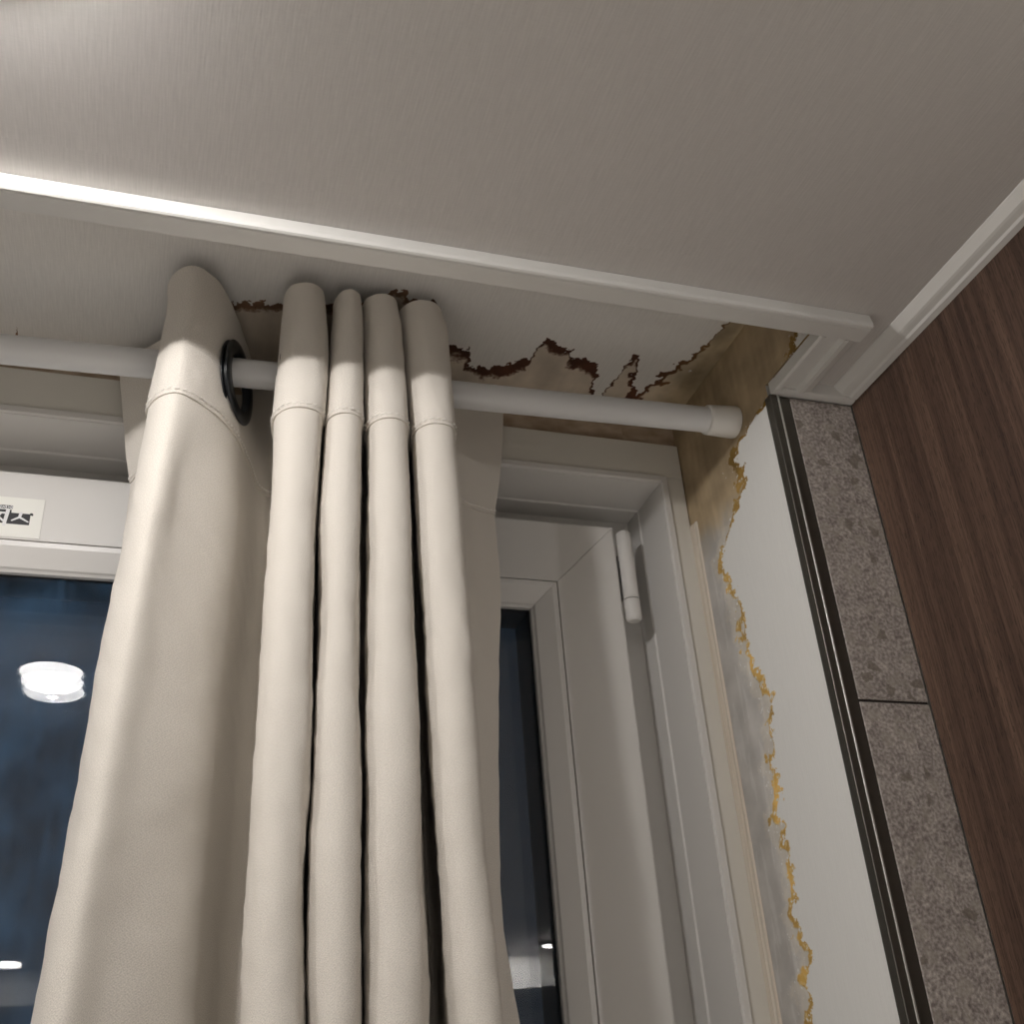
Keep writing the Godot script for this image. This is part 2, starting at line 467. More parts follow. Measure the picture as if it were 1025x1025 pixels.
func make_cloth() -> void:
	var n := 256
	var im := Image.create(n, n, false, Image.FORMAT_RGB8)
	var hm := Image.create(n, n, false, Image.FORMAT_L8)
	var g := noise_at(90, 0.21, 2)
	for y in n:
		for x in n:
			var d := sin(TAU * (x + y) * 32.0 / n) * 0.5
			var q := g.get_noise_2d(x, y)
			var k := 1.0 + 0.03 * d + 0.09 * q
			im.set_pixel(x, y, Color(0.850 * k, 0.826 * k, 0.790 * k))
			var hh := clampf(0.5 + 0.22 * d + 0.4 * q, 0.0, 1.0)
			hm.set_pixel(x, y, Color(hh, hh, hh))
	var m := plain(Color.WHITE, 0.9, 0.0, 0.2)
	m.albedo_texture = tex(im)
	m.heightmap_enabled = true
	m.heightmap_texture = tex(hm)
	m.heightmap_scale = 0.03
	m.uv1_scale = Vector3(14, 14, 1)
	m.rim_enabled = true
	m.rim = 0.2
	m.rim_tint = 0.5
	M.cloth = m

func lookup(tab: Array, x: float) -> float:
	if x <= tab[0][0]: return tab[0][1]
	for i in range(1, tab.size()):
		if x <= tab[i][0]:
			return lerpf(tab[i - 1][1], tab[i][1], (x - tab[i - 1][0]) / (tab[i][0] - tab[i - 1][0]))
	return tab[-1][1]

# front edge of the water stain on the recess ceiling: x, z
const SOFFIT_EDGE := [[-0.30, -1.02], [-0.178, -1.02], [-0.174, -0.985], [-0.170, -1.02], [-0.06, -1.02], [-0.03, -0.975], [-0.01, -0.955], [0.02, -0.915], [0.0326, -0.8986], [0.045, -0.893], [0.061, -0.8906],
	[0.075, -0.892], [0.088, -0.880], [0.108, -0.880], [0.138, -0.8765], [0.166, -0.862], [0.18, -0.853], [0.1876, -0.842], [0.1977, -0.841], [0.2055, -0.853],
	[0.2215, -0.854], [0.232, -0.8505], [0.2408, -0.865], [0.250, -0.905], [0.260, -0.916], [0.287, -0.920], [0.292, -0.945], [0.300, -0.9475], [0.316, -0.949], [0.323, -0.938],
	[0.333, -0.939], [0.338, -0.930], [0.357, -0.922], [0.3605, -0.900], [0.363, -0.880], [0.376, -0.889], [0.391, -0.897], [0.397, -0.896], [0.400, -0.909],
	[0.410, -0.9126], [0.4155, -0.904], [0.427, -0.9127], [0.4397, -0.921], [0.4425, -0.940], [0.449, -0.965], [0.456, -0.985], [0.462, -0.972], [0.467, -0.905],
	[0.4685, -0.893], [0.4752, -0.895], [0.482, -0.915], [0.488, -0.935], [0.497, -0.955], [0.505, -0.949], [0.5115, -0.930], [0.516, -0.917], [0.521, -0.905], [0.527, -0.896],
	[0.532, -0.882], [0.538, -0.865], [0.543, -0.845], [0.546, -0.815], [0.552, -0.78], [0.562, -0.70], [0.58, -0.66]]

func make_soffit_paper() -> void:
	# u: x from -0.35 to 0.60, v: z from -1.01 to -0.69
	var w := 1520
	var h := 512
	var im := Image.create(w, h, false, Image.FORMAT_RGB8)
	var jag := noise_at(101, 60.0, 4)
	var jag2 := noise_at(102, 170.0, 3)
	var cloud := noise_at(103, 14.0, 4)
	var drag := noise_at(105, 22.0, 3)
	var blob := noise_at(106, 55.0, 2)
	var clean := Color(0.89, 0.88, 0.862)
	var film := Color(0.80, 0.75, 0.685)
	var rust := Color(0.315, 0.205, 0.155)
	var olive := Color(0.50, 0.40, 0.25)
	for px in w:
		var x := -0.35 + 0.95 * (px + 0.5) / w
		for py in h:
			var z := -1.01 + 0.32 * (py + 0.5) / h
			var lin := weave[(int(py * 1.0) % WEAVE_N) * WEAVE_N + (int(px * 1.0) % WEAVE_N)]
			var k := 1.0 + (lin - 0.5) * 0.10
			var c := clean * k
			var xx := x + 0.004 * jag.get_noise_2d(z + 3.0, x)
			var j := jag.get_noise_2d(x, z)
			var d := lookup(SOFFIT_EDGE, xx) - z + 0.008 * j + 0.004 * jag2.get_noise_2d(x, z)
			if x > 0.44 and x < 0.56 and d > -0.04 and d < 0.04: d += 0.022 * blob.get_noise_2d(x, z)
			if d > 0.0:
				var cl := cloud.get_noise_2d(x, z)
				var dr := drag.get_noise_2d(x * 1.6, z * 0.25)
				var wet := clampf((x - 0.50) / 0.05, 0.0, 1.0)
				var f := film.lerp(Color(0.68, 0.615, 0.505), wet)
				f = f * (1.0 + (0.12 + 0.14 * wet) * cl + 0.07 * dr)
				var edge := rust.lerp(olive, wet * 0.75)
				var band := (0.015 + 0.017 * cl + 0.008 * j) * (1.0 if x > 0.22 else 0.5)
				var s := clampf((band + 0.007 - d) / 0.007, 0.0, 1.0)
				if x < 0.22: edge = edge.lerp(Color(0.52, 0.42, 0.33), 0.65)
				c = f.lerp(edge * (1.0 + 0.35 * cl), s)
				# a few flakes of paper left standing
				if jag2.get_noise_2d(x * 0.55 + 7.0, z * 0.4) > 0.66 and x > 0.45: c = clean * 0.93
			im.set_pixel(px, py, Color(clampf(c.r, 0, 1), clampf(c.g, 0, 1), clampf(c.b, 0, 1)))
	var m := plain(Color.WHITE, 0.8, 0.0, 0.3)
	m.albedo_texture = tex(im)
	m.texture_repeat = false
	m.uv1_scale = Vector3(1.0 / 0.95, 1.0 / 0.32, 1)
	m.uv1_offset = Vector3(0.35 / 0.95, 1.01 / 0.32, 0)
	M.soffit = m

# edge of the stain on the white return wall: y (height), z
const SIDE_EDGE := [[0.00, -0.93], [0.07, -0.9363], [0.0849, -0.9256], [0.1028, -0.9392], [0.1126, -0.920], [0.124, -0.9139], [0.1336, -0.922], [0.1504, -0.921], [0.1639, -0.934], [0.1734, -0.9194], [0.1846, -0.9187],
	[0.2004, -0.922], [0.2161, -0.9196], [0.235, -0.922], [0.2545, -0.932], [0.262, -0.9174], [0.2749, -0.9125], [0.2976, -0.9235], [0.313, -0.910], [0.333, -0.910], [0.3485, -0.897],
	[0.3639, -0.897], [0.3773, -0.910], [0.395, -0.918], [0.411, -0.923], [0.4286, -0.9253], [0.456, -0.924], [0.479, -0.929], [0.502, -0.935], [0.525, -0.946], [0.5405, -0.945],
	[0.5466, -0.9285], [0.5558, -0.918], [0.563, -0.904], [0.5655, -0.8915], [0.578, -0.8915], [0.5785, -0.876], [0.589, -0.867], [0.604, -0.871], [0.616, -0.882], [0.622, -0.884], [0.6264, -0.8765],
	[0.632, -0.865], [0.635, -0.846], [0.6366, -0.830], [0.6417, -0.815], [0.6454, -0.7986], [0.648, -0.77], [0.651, -0.745], [0.6637, -0.7368], [0.672, -0.7316], [0.68, -0.715], [0.70, -0.69], [0.76, -0.67]]

func make_side_paper() -> void:
	# u: z from -1.01 to -0.69, v: height from 0.76 down to -0.02
	var w := 512
	var h := 1248
	var im := Image.create(w, h, false, Image.FORMAT_RGB8)
	var hm := Image.create(w, h, false, Image.FORMAT_L8)
	var jag := noise_at(111, 45.0, 4)
	var jag2 := noise_at(112, 130.0, 3)
	var cloud := noise_at(113, 16.0, 4)
	var drag := noise_at(114, 30.0, 3)
	var clean := Color(0.885, 0.882, 0.868)
	var film := Color(0.80, 0.775, 0.735)
	var grey := Color(0.735, 0.72, 0.70)
	var brown := Color(0.675, 0.60, 0.485)
	var ochre := Color(0.79, 0.64, 0.36)
	var olive := Color(0.565, 0.45, 0.235)
	for py in h:
		var y := 0.76 - 0.78 * (py + 0.5) / h
		var up := clampf((y - 0.545) / 0.05, 0.0, 1.0)   # the brown, still wet upper part
		for px in w:
			var z := -1.01 + 0.32 * (px + 0.5) / w
			var lin := weave[(py % WEAVE_N) * WEAVE_N + ((px * 2) % WEAVE_N)]
			var c := clean * (1.0 + (lin - 0.5) * 0.05)
			var hh := 0.45 + 0.1 * lin
			var j := jag.get_noise_2d(z, y)
			var j2 := jag2.get_noise_2d(z, y)
			var yy := y + 0.006 * jag.get_noise_2d(y, z + 4.0)
			var d := lookup(SIDE_EDGE, yy) - z + 0.011 * j + 0.006 * j2
			if d > 0.0:
				var cl := cloud.get_noise_2d(z, y)
				var dr := drag.get_noise_2d(z * 2.2, y * 0.3)
				var f := film.lerp(grey, clampf((d - 0.018) / 0.012 + cl, 0.0, 1.0))
				if dr > 0.28: f = f.lightened(0.12)
				var fu := brown * (1.0 + 0.14 * cl + 0.06 * dr)
				f = (f * (1.0 + 0.10 * cl)).lerp(fu, clampf(up + 0.5 * cl * up * (1.0 - up) * 4.0, 0.0, 1.0))
				var e := ochre.lerp(olive, up) * (1.0 + 0.35 * cl)
				var band := 0.009 + 0.018 * jag.get_noise_2d(z * 0.7 + 9.0, y * 0.7) + 0.006 * j2 + 0.006 * up
				var s := clampf((band + 0.003 - d) / 0.003, 0.0, 1.0)
				e = e.lerp(Color(0.88, 0.80, 0.62), clampf(j2 * 1.6, 0.0, 0.7) * (1.0 - up))
				c = f.lerp(e, s)
				hh = lerpf(0.35, 0.85 + 0.3 * j2, s)
				if j2 > 0.50 and d < 0.03: c = clean * 0.98
			im.set_pixel(px, py, Color(clampf(c.r, 0, 1), clampf(c.g, 0, 1), clampf(c.b, 0, 1)))
			hh = clampf(hh, 0, 1)
			hm.set_pixel(px, py, Color(hh, hh, hh))
	var m := plain(Color.WHITE, 0.75, 0.0, 0.35)
	m.albedo_texture = tex(im)
	m.heightmap_enabled = true
	m.heightmap_texture = tex(hm)
	m.heightmap_scale = 0.08
	m.texture_repeat = false
	m.uv1_scale = Vector3(1.0 / 0.32, 1.0 / 0.78, 1)
	m.uv1_offset = Vector3(1.01 / 0.32, 0.76 / 0.78, 0)
	M.side = m

func make_band_paper() -> void:
	# window wall above the casing: soaked brown paper
	var w := 512
	var h := 64
	var im := Image.create(w, h, false, Image.FORMAT_RGB8)
	var n := noise_at(121, 0.02, 4)
	for y in h:
		for x in w:
			var t := 0.5 + 0.9 * n.get_noise_2d(x, y * 2.0)
			im.set_pixel(x, y, Color(0.76, 0.69, 0.61).lerp(Color(0.62, 0.54, 0.455), clampf(t, 0, 1)))
	var m := plain(Color.WHITE, 0.8)
	m.albedo_texture = tex(im)
	m.uv1_scale = Vector3(2.0, 16.0, 1)
	M.band = m

func make_batten() -> void:
	var w := 64
	var h := 512
	var a := streaks(w, h, 14, 0.16, 131).get_data()
	var im := Image.create(w, h, false, Image.FORMAT_RGB8)
	for i in w * h:
		im.set_pixel(i % w, i / w, Color(0.79, 0.735, 0.665).lerp(Color(0.86, 0.83, 0.78), a[i] / 255.0))
	var m := plain(Color.WHITE, 0.7)
	m.albedo_texture = tex(im)
	m.uv1_scale = Vector3(30, 1.6, 1)
	M.batten = m

# ---------------------------------------------------------------- the room
func make_shell() -> void:
	var xl := -2.2
	var xr := 3.0
	var zb := 4.7
	var st := mb()
	# room ceiling, left open over the curtain recess
	box(st, Vector3(xl, CEIL, -0.699), Vector3(xr, CEIL + 0.2, zb))
	box(st, Vector3(SIDE + 0.042, CEIL, TILE - 0.004), Vector3(xr, CEIL + 0.2, -0.699))
	var c := struct(st, "ceiling", M.paper, "greige linen-textured wallpapered ceiling of the room")
	st = mb()
	box(st, Vector3(xl, SOFFIT, -1.008), Vector3(SIDE + 0.0, SOFFIT + 0.08, -0.6995))
	var s := part(st, "recess_panel", M.soffit, c)
	s.set_meta("label", "pale wallpapered curtain recess ceiling with brown water stains")
	st = mb()
	box(st, Vector3(xl, FLOOR - 0.1, -1.1), Vector3(xr, FLOOR, zb))
	struct(st, "floor", M.floor, "pale beige floor of the room below the frame")
	# window wall with its opening
	st = mb()
	box(st, Vector3(xl, 0.662, -1.16), Vector3(SIDE, SOFFIT + 0.08, -1.008))
	box(st, Vector3(0.5455, FLOOR, -1.16), Vector3(SIDE, 0.662, -1.008))
	box(st, Vector3(xl, FLOOR, -1.16), Vector3(-0.957, 0.662, -1.008))
	box(st, Vector3(-0.957, FLOOR, -1.16), Vector3(0.5455, -0.56, -1.008))
	struct(st, "wall_front", M.band, "water-browned strip of wall above the window, behind the rod")
	# white return wall: a pier between window and tiles, carried forward above the mouldings
	st = mb()
	box(st, Vector3(SIDE, FLOOR, -1.16), Vector3(WOOD + 0.02, SOFFIT + 0.08, -0.8012))
	box(st, Vector3(SIDE, LOW + 0.0148, -0.8012), Vector3(SIDE + 0.0415, SOFFIT + 0.08, -0.6995))
	struct(st, "wall_right", M.side, "white papered return wall with an ochre-edged stain beside the window")
	st = mb()
	box(st, Vector3(WOOD + 0.02, FLOOR, -1.16), Vector3(xr, CEIL, -0.8012))
	box(st, Vector3(xr, FLOOR, -1.16), Vector3(xr + 0.1, CEIL + 0.2, zb))
	struct(st, "wall_right", M.wall, "plain pale wall behind the wooden cabinet, outside the frame")
	st = mb()
	box(st, Vector3(xl - 0.1, FLOOR, -1.16), Vector3(xl, SOFFIT + 0.08, zb))
	struct(st, "wall_left", M.wall, "plain pale wall at the left end of the room")
	st = mb()
	box(st, Vector3(xl - 0.1, FLOOR, zb), Vector3(xr + 0.1, CEIL + 0.2, zb + 0.1))
	struct(st, "wall_back", M.wall, "plain pale wall behind the viewer")
	st = mb()
	box(st, Vector3(xl, CEIL - 0.12, 2.55), Vector3(xr, CEIL, 2.72), 0.003)
	struct(st, "trim", M.paint, "white ceiling beam across the far room, mirrored low in the panes").name = "trim_7"

func make_mouldings() -> void:
	# along the front edge of the recess: lower flange, small bead, rounded front, on the ceiling
	var p := [Vector2(-0.6985, LOW - 0.0008), Vector2(-0.680, LOW - 0.0012), Vector2(-0.6785, LOW + 0.0003), Vector2(-0.6765, LOW - 0.0014), Vector2(-0.6745, LOW - 0.0004),
		Vector2(-0.6742, LOW + 0.0030), Vector2(-0.6752, LOW + 0.0085), Vector2(-0.6762, CEIL - 0.0003), Vector2(-0.6985, CEIL - 0.0003)]
	var st := mb()
	sweep(st, p, Vector3(-2.2, 0, 0), Vector3(0, 0, 1), Vector3.UP, Vector3.RIGHT, 2.2 + 0.6115)
	struct(st, "trim_1", M.paint, "long white painted moulding along the front edge of the curtain recess")
	# return towards the tiles: three flat steps
	st = mb()
	p = [Vector2(SIDE + 0.0004, LOW + 0.0130), Vector2(SIDE + 0.0004, LOW + 0.0005), Vector2(SIDE + 0.003, LOW - 0.001), Vector2(SIDE + 0.0065, LOW - 0.001), Vector2(SIDE + 0.0085, LOW + 0.004),
		Vector2(0.5925, LOW + 0.004), Vector2(0.595, LOW - 0.0012), Vector2(0.600, LOW - 0.0012), Vector2(0.603, LOW + 0.0015), Vector2(0.6105, LOW + 0.004), Vector2(0.611, LOW + 0.0130)]
	sweep(st, p, Vector3(0, 0, -0.7866), Vector3.RIGHT, Vector3.UP, Vector3(0, 0, 1), 0.7866 - 0.6989)
	struct(st, "trim_2", M.paint, "short white stepped moulding turning from the recess to the tile strip")
	# on the wood panel
	p = [Vector2(WOOD - 0.0002, CEIL - 0.0003), Vector2(WOOD - 0.0002, LOW + 0.0002), Vector2(0.6575, LOW + 0.0012), Vector2(0.6555, LOW + 0.0032), Vector2(0.6495, LOW + 0.0045), Vector2(0.6470, LOW + 0.0055), Vector2(0.6400, CEIL - 0.0015), Vector2(0.6395, CEIL - 0.0003)]
	st = mb()
	sweep(st, p, Vector3(0, 0, -0.7866), Vector3.RIGHT, Vector3.UP, Vector3(0, 0, 1), 0.7866 - 0.345)
	struct(st, "trim_3", M.paint, "white cornice moulding running along the top of the dark wood panel")
	# over the tiles
	st = mb()
	p = [Vector2(-0.7965, LOW), Vector2(-0.7920, LOW - 0.0006), Vector2(-0.7880, LOW + 0.0002), Vector2(-0.7868, LOW + 0.0016), Vector2(-0.7868, CEIL - 0.0003), Vector2(-0.7965, CEIL - 0.0003)]
	sweep(st, p, Vector3(SIDE + 0.0005, 0, 0), Vector3(0, 0, 1), Vector3.UP, Vector3.RIGHT, WOOD - SIDE - 0.001)
	struct(st, "trim_4", M.paint, "thin white strip of moulding along the top of the stone tiles")

func make_window() -> void:
	var w := Node3D.new()
	w.name = "window_1"
	w.position = Vector3.ZERO
	add_child(w)
	tag(w, "white two-sash plastic window with dark night-time panes", "", "", "structure")
	# paper-wrapped casing round the frame
	for q in [[Vector2(-0.985, 0.6653), Vector2(0.5665, 0.712)], [Vector2(0.5452, -0.588), Vector2(0.5665, 0.6652)], [Vector2(-0.985, -0.588), Vector2(-0.9568, 0.6652)], [Vector2(-0.9566, -0.588), Vector2(0.5450, -0.5598)]]:
		var cb := mb()
		box(cb, Vector3(q[0].x, q[0].y, -1.0076), Vector3(q[1].x, q[1].y, -1.0), 0.0007)
		part(cb, "casing_board", M.casing, w)
	# outer frame: lip, deep cheek and rabbet
	var fr := [Vector2(-0.0085, -1.0074), Vector2(-0.0085, -0.9975), Vector2(-0.0075, -0.9965), Vector2(-0.0012, -0.9965), Vector2(0.0, -0.9985), Vector2(0.0, -0.9995), Vector2(0.0008, -0.9995), Vector2(0.0008, -1.064), Vector2(0.0025, -1.066), Vector2(0.0030, -1.0955),
		Vector2(0.052, -1.0955), Vector2(0.052, -1.125), Vector2(-0.0085, -1.125)]
	for o in ring_of(fr, Vector2(-0.948, -0.551), Vector2(0.5365, 0.6566), 0.0002, "frame_member", M.pvc, w): pass
	var mul := mb()
	box(mul, Vector3(0.118, -0.498, -1.125), Vector3(0.172, 0.604, -1.0965), 0.002)
	part(mul, "mullion", M.pvc, w)
	sash(w, Vector2(-0.902, -0.515), Vector2(0.128, 0.6205), true)
	sash(w, Vector2(0.163, -0.515), Vector2(0.4925, 0.6205))
	# upper hinge of the right sash
	var h := mb()
	var hx := 0.5025
	var hz := -1.047
	var o := at(hx, 0, hz) / S
	lathe(h, [[0.0, 0.6125], [0.006, 0.6125], [0.0088, 0.610], [0.009, 0.596], [0.0088, 0.5955], [0.009, 0.595], [0.009, 0.5265], [0.0082, 0.5255], [0.0, 0.5255]], Vector3(o.x, o.y, o.z), Vector3.UP, Vector3.RIGHT, 24)
	var hin := part(h, "hinge", M.pvc, w)
	h = mb()
	lathe(h, [[0.0, 0.5245], [0.0084, 0.5245], [0.0092, 0.5235], [0.0092, 0.503], [0.0085, 0.5], [0.006, 0.498], [0.0, 0.498]], Vector3(o.x, o.y, o.z), Vector3.UP, Vector3.RIGHT, 24)
	part(h, "hinge_knuckle", M.pvc, hin)
	h = mb()
	box(h, Vector3(hx - 0.004, 0.53, -1.0945), Vector3(hx + 0.004, 0.59, hz), 0.001)
	part(h, "hinge_leaf", M.pvc, hin)

func sash(w: Node3D, lo: Vector2, hi: Vector2, dusty := false) -> void:
	# dark gasket core that carries rails, beads and panes
	var st := mb()
	var core := [Vector2(0.004, -1.0945), Vector2(0.004, -1.054), Vector2(0.076, -1.054), Vector2(0.1075, -1.0715), Vector2(0.1075, -1.12), Vector2(0.056, -1.12), Vector2(0.056, -1.0945)]
	var z := Vector3(0, 0, 1)
	sweep(st, core, Vector3(lo.x, hi.y, 0), Vector3.DOWN, z, Vector3.RIGHT, hi.x - lo.x, 1, 1)
	sweep(st, core, Vector3(hi.x, lo.y, 0), Vector3.LEFT, z, Vector3.UP, hi.y - lo.y, 1, 1)
	sweep(st, core, Vector3(lo.x, lo.y, 0), Vector3.UP, z, Vector3.RIGHT, hi.x - lo.x, 1, 1)
	sweep(st, core, Vector3(lo.x, lo.y, 0), Vector3.RIGHT, z, Vector3.UP, hi.y - lo.y, 1, 1)
	var s := part(st, "sash", M.gasket, w)
	var rail := [Vector2(0.0, -1.0935), Vector2(0.0, -1.053), Vector2(0.0008, -1.051), Vector2(0.003, -1.05), Vector2(0.0768, -1.05), Vector2(0.0772, -1.0505), Vector2(0.0772, -1.0538), Vector2(0.0036, -1.0538), Vector2(0.0036, -1.0935)]
	ring_of(rail, lo, hi, 0.00025, "sash_rail", M.pvc, s)
	var bead := [Vector2(0.0782, -1.0545), Vector2(0.0782, -1.0508), Vector2(0.0788, -1.0502), Vector2(0.084, -1.0506), Vector2(0.103, -1.0595), Vector2(0.1045, -1.062), Vector2(0.1068, -1.064), Vector2(0.1068, -1.0695)]
	ring_of(bead, lo, hi, 0.0002, "glazing_bead", M.pvc, s)
	# two-pane glazing unit: inner pane, middle pane, outer pane
	for gz in [-1.0725, -1.0925, -1.1125]:
		var g := mb()
		face(g, [Vector3(lo.x + 0.106, lo.y + 0.106, gz), Vector3(hi.x - 0.106, lo.y + 0.106, gz), Vector3(hi.x - 0.106, hi.y - 0.106, gz), Vector3(lo.x + 0.106, hi.y - 0.106, gz)], z)
		part(g, "pane", M.glass, s)
	if dusty:
		var g := mb()
		face(g, [Vector3(lo.x + 0.106, lo.y + 0.106, -1.0718), Vector3(hi.x - 0.106, lo.y + 0.106, -1.0718), Vector3(hi.x - 0.106, hi.y - 0.106, -1.0718), Vector3(lo.x + 0.106, hi.y - 0.106, -1.0718)], z)
		part(g, "smears", M.dust, s).set_meta("label", "bluish cleaning smears on the left pane")

func make_tiles_and_trim() -> void:
	# setting bed behind the tiles, with the tiles as its parts
	var st := mb()
	var x0 := 0.5905
	var x1 := WOOD - 0.0004
	box(st, Vector3(x0 - 0.004, FLOOR, -0.8011), Vector3(x1, LOW - 0.001, TILE - 0.0018))
	var bed := struct(st, "wall_right", M.grout, "strip of grey-brown stone tiles between metal trim and wood panel")
	var cuts := [LOW - 0.0008, 0.3173, -0.33, -0.98, -1.63, FLOOR + 0.001]
	for i in cuts.size() - 1:
		var t := mb()
		box(t, Vector3(x0, cuts[i + 1] + 0.0012, TILE - 0.0016), Vector3(x1, cuts[i] - (0.0012 if i else 0.0), TILE), 0.0006)
		part(t, "tile", M.stone[i % 3], bed)
	# metal corner profile: dark face, bright ridge, recessed dark web
	st = mb()
	var web := [Vector2(SIDE - 0.0013, -0.8060), Vector2(SIDE - 0.0013, TILE + 0.0010), Vector2(SIDE - 0.0008, TILE + 0.0015), Vector2(0.5745, TILE + 0.0015), Vector2(0.5752, TILE - 0.001), Vector2(0.5900, TILE - 0.001), Vector2(0.5900, -0.7984), Vector2(SIDE - 0.0002, -0.7984), Vector2(SIDE - 0.0002, -0.8060)]
	sweep(st, web, Vector3(0, FLOOR, 0), Vector3.RIGHT, Vector3(0, 0, 1), Vector3.UP, LOW - 0.0005 - FLOOR)
	var tr := struct(st, "trim_5", M.metal, "dark metal corner trim between white return wall and stone tiles")
	st = mb()
	box(st, Vector3(0.5746, FLOOR, TILE - 0.0004), Vector3(0.5766, LOW - 0.0005, TILE + 0.0024), 0.0003)
	part(st, "bright_edge", M.metal_edge, tr)
	# bare batten in the corner between casing and return wall
	st = mb()
	var bat := [Vector2(SIDE - 0.0003, -0.9999), Vector2(SIDE - 0.0030, -0.9998), Vector2(SIDE - 0.0028, -0.9925), Vector2(SIDE - 0.0017, -0.9905), Vector2(SIDE - 0.0022, -0.9860), Vector2(SIDE - 0.0003, -0.9845)]
	sweep(st, bat, Vector3(0, FLOOR, 0), Vector3.RIGHT, Vector3(0, 0, 1), Vector3.UP, 0.60 - FLOOR)
	struct(st, "trim_6", M.batten, "thin bare wooden batten in the corner beside the window casing")

func make_cabinets() -> void:
	var t := Node3D.new()
	t.name = "tall_cabinet"
	t.position = at(1.0, FLOOR, -0.5)
	add_child(t)
	tag(t, "tall dark walnut wood-grain cabinet side beside the stone tile strip", "cabinet")
	var back := -t.position
	var st := mb()
	box(st, Vector3(WOOD, FLOOR + 0.001, -0.7960), Vector3(WOOD + 0.022, LOW + 0.0125, -0.345), 0.0008)
	part(st, "side_panel", M.wood, t).position = back
	st = mb()
	box(st, Vector3(WOOD + 0.0225, FLOOR + 0.001, -0.7960), Vector3(1.36, LOW + 0.0125, -0.367), 0.0008)
	part(st, "body", M.wood, t).position = back
	for k in 2:
		st = mb()
		var a := WOOD + 0.0235 + k * 0.338
		box(st, Vector3(a, FLOOR + 0.09, -0.3665), Vector3(a + 0.334, LOW - 0.004, -0.345), 0.0015)
		var d := part(st, "door", M.wood, t)
		d.position = back
		st = mb()
		box(st, Vector3(a + (0.31 if k == 0 else 0.014), -1.0, -0.3448), Vector3(a + (0.32 if k == 0 else 0.024), -0.75, -0.325), 0.002)
		part(st, "handle", M.metal, d)

# ---------------------------------------------------------------- rod and curtain
func rod_y(x: float) -> float:
	return 0.6575 + (x - 0.056) * 0.003

func rod_z(x: float) -> float:
	return ROD_Z + maxf(x - 0.10, -0.35) * 0.036

func make_rod() -> void:
	var t := Node3D.new()
	t.name = "curtain_rod"
	t.position = at(0.1, rod_y(0.1), ROD_Z)
	add_child(t)
	tag(t, "white tension curtain rod with end cap against the stained wall", "curtain rod")
	var a := at(-2.19, rod_y(-2.19), ROD_Z + (-2.19 - 0.1) * 0.036)
	var b := at(SIDE - 0.001, rod_y(SIDE - 0.001), rod_z(SIDE - 0.001))
	var axis := (b - a).normalized()
	var side := Vector3(0, 0, 1)
	var o := (a - t.position) / S
	var length := (b - a).length() / S
	var st := mb()
	lathe(st, [[0.0, 0.02], [0.0140, 0.02], [0.0140, length - 0.026], [0.0, length - 0.026]], o, axis, side, 48)
	part(st, "tube", M.rod, t)
	st = mb()
	lathe(st, [[0.0, length - 0.034], [0.0142, length - 0.034], [0.0160, length - 0.0335], [0.0163, length - 0.032], [0.0178, length - 0.002], [0.0174, length], [0.0, length]], o, axis, side, 48)
	part(st, "end_cap", M.cap, t)
	st = mb()
	lathe(st, [[0.0, 0.0], [0.0176, 0.0], [0.0163, 0.034], [0.0, 0.034]], o, axis, side, 32)
	part(st, "end_cap", M.cap, t)

const SUB := 6
var knots_u: PackedFloat32Array

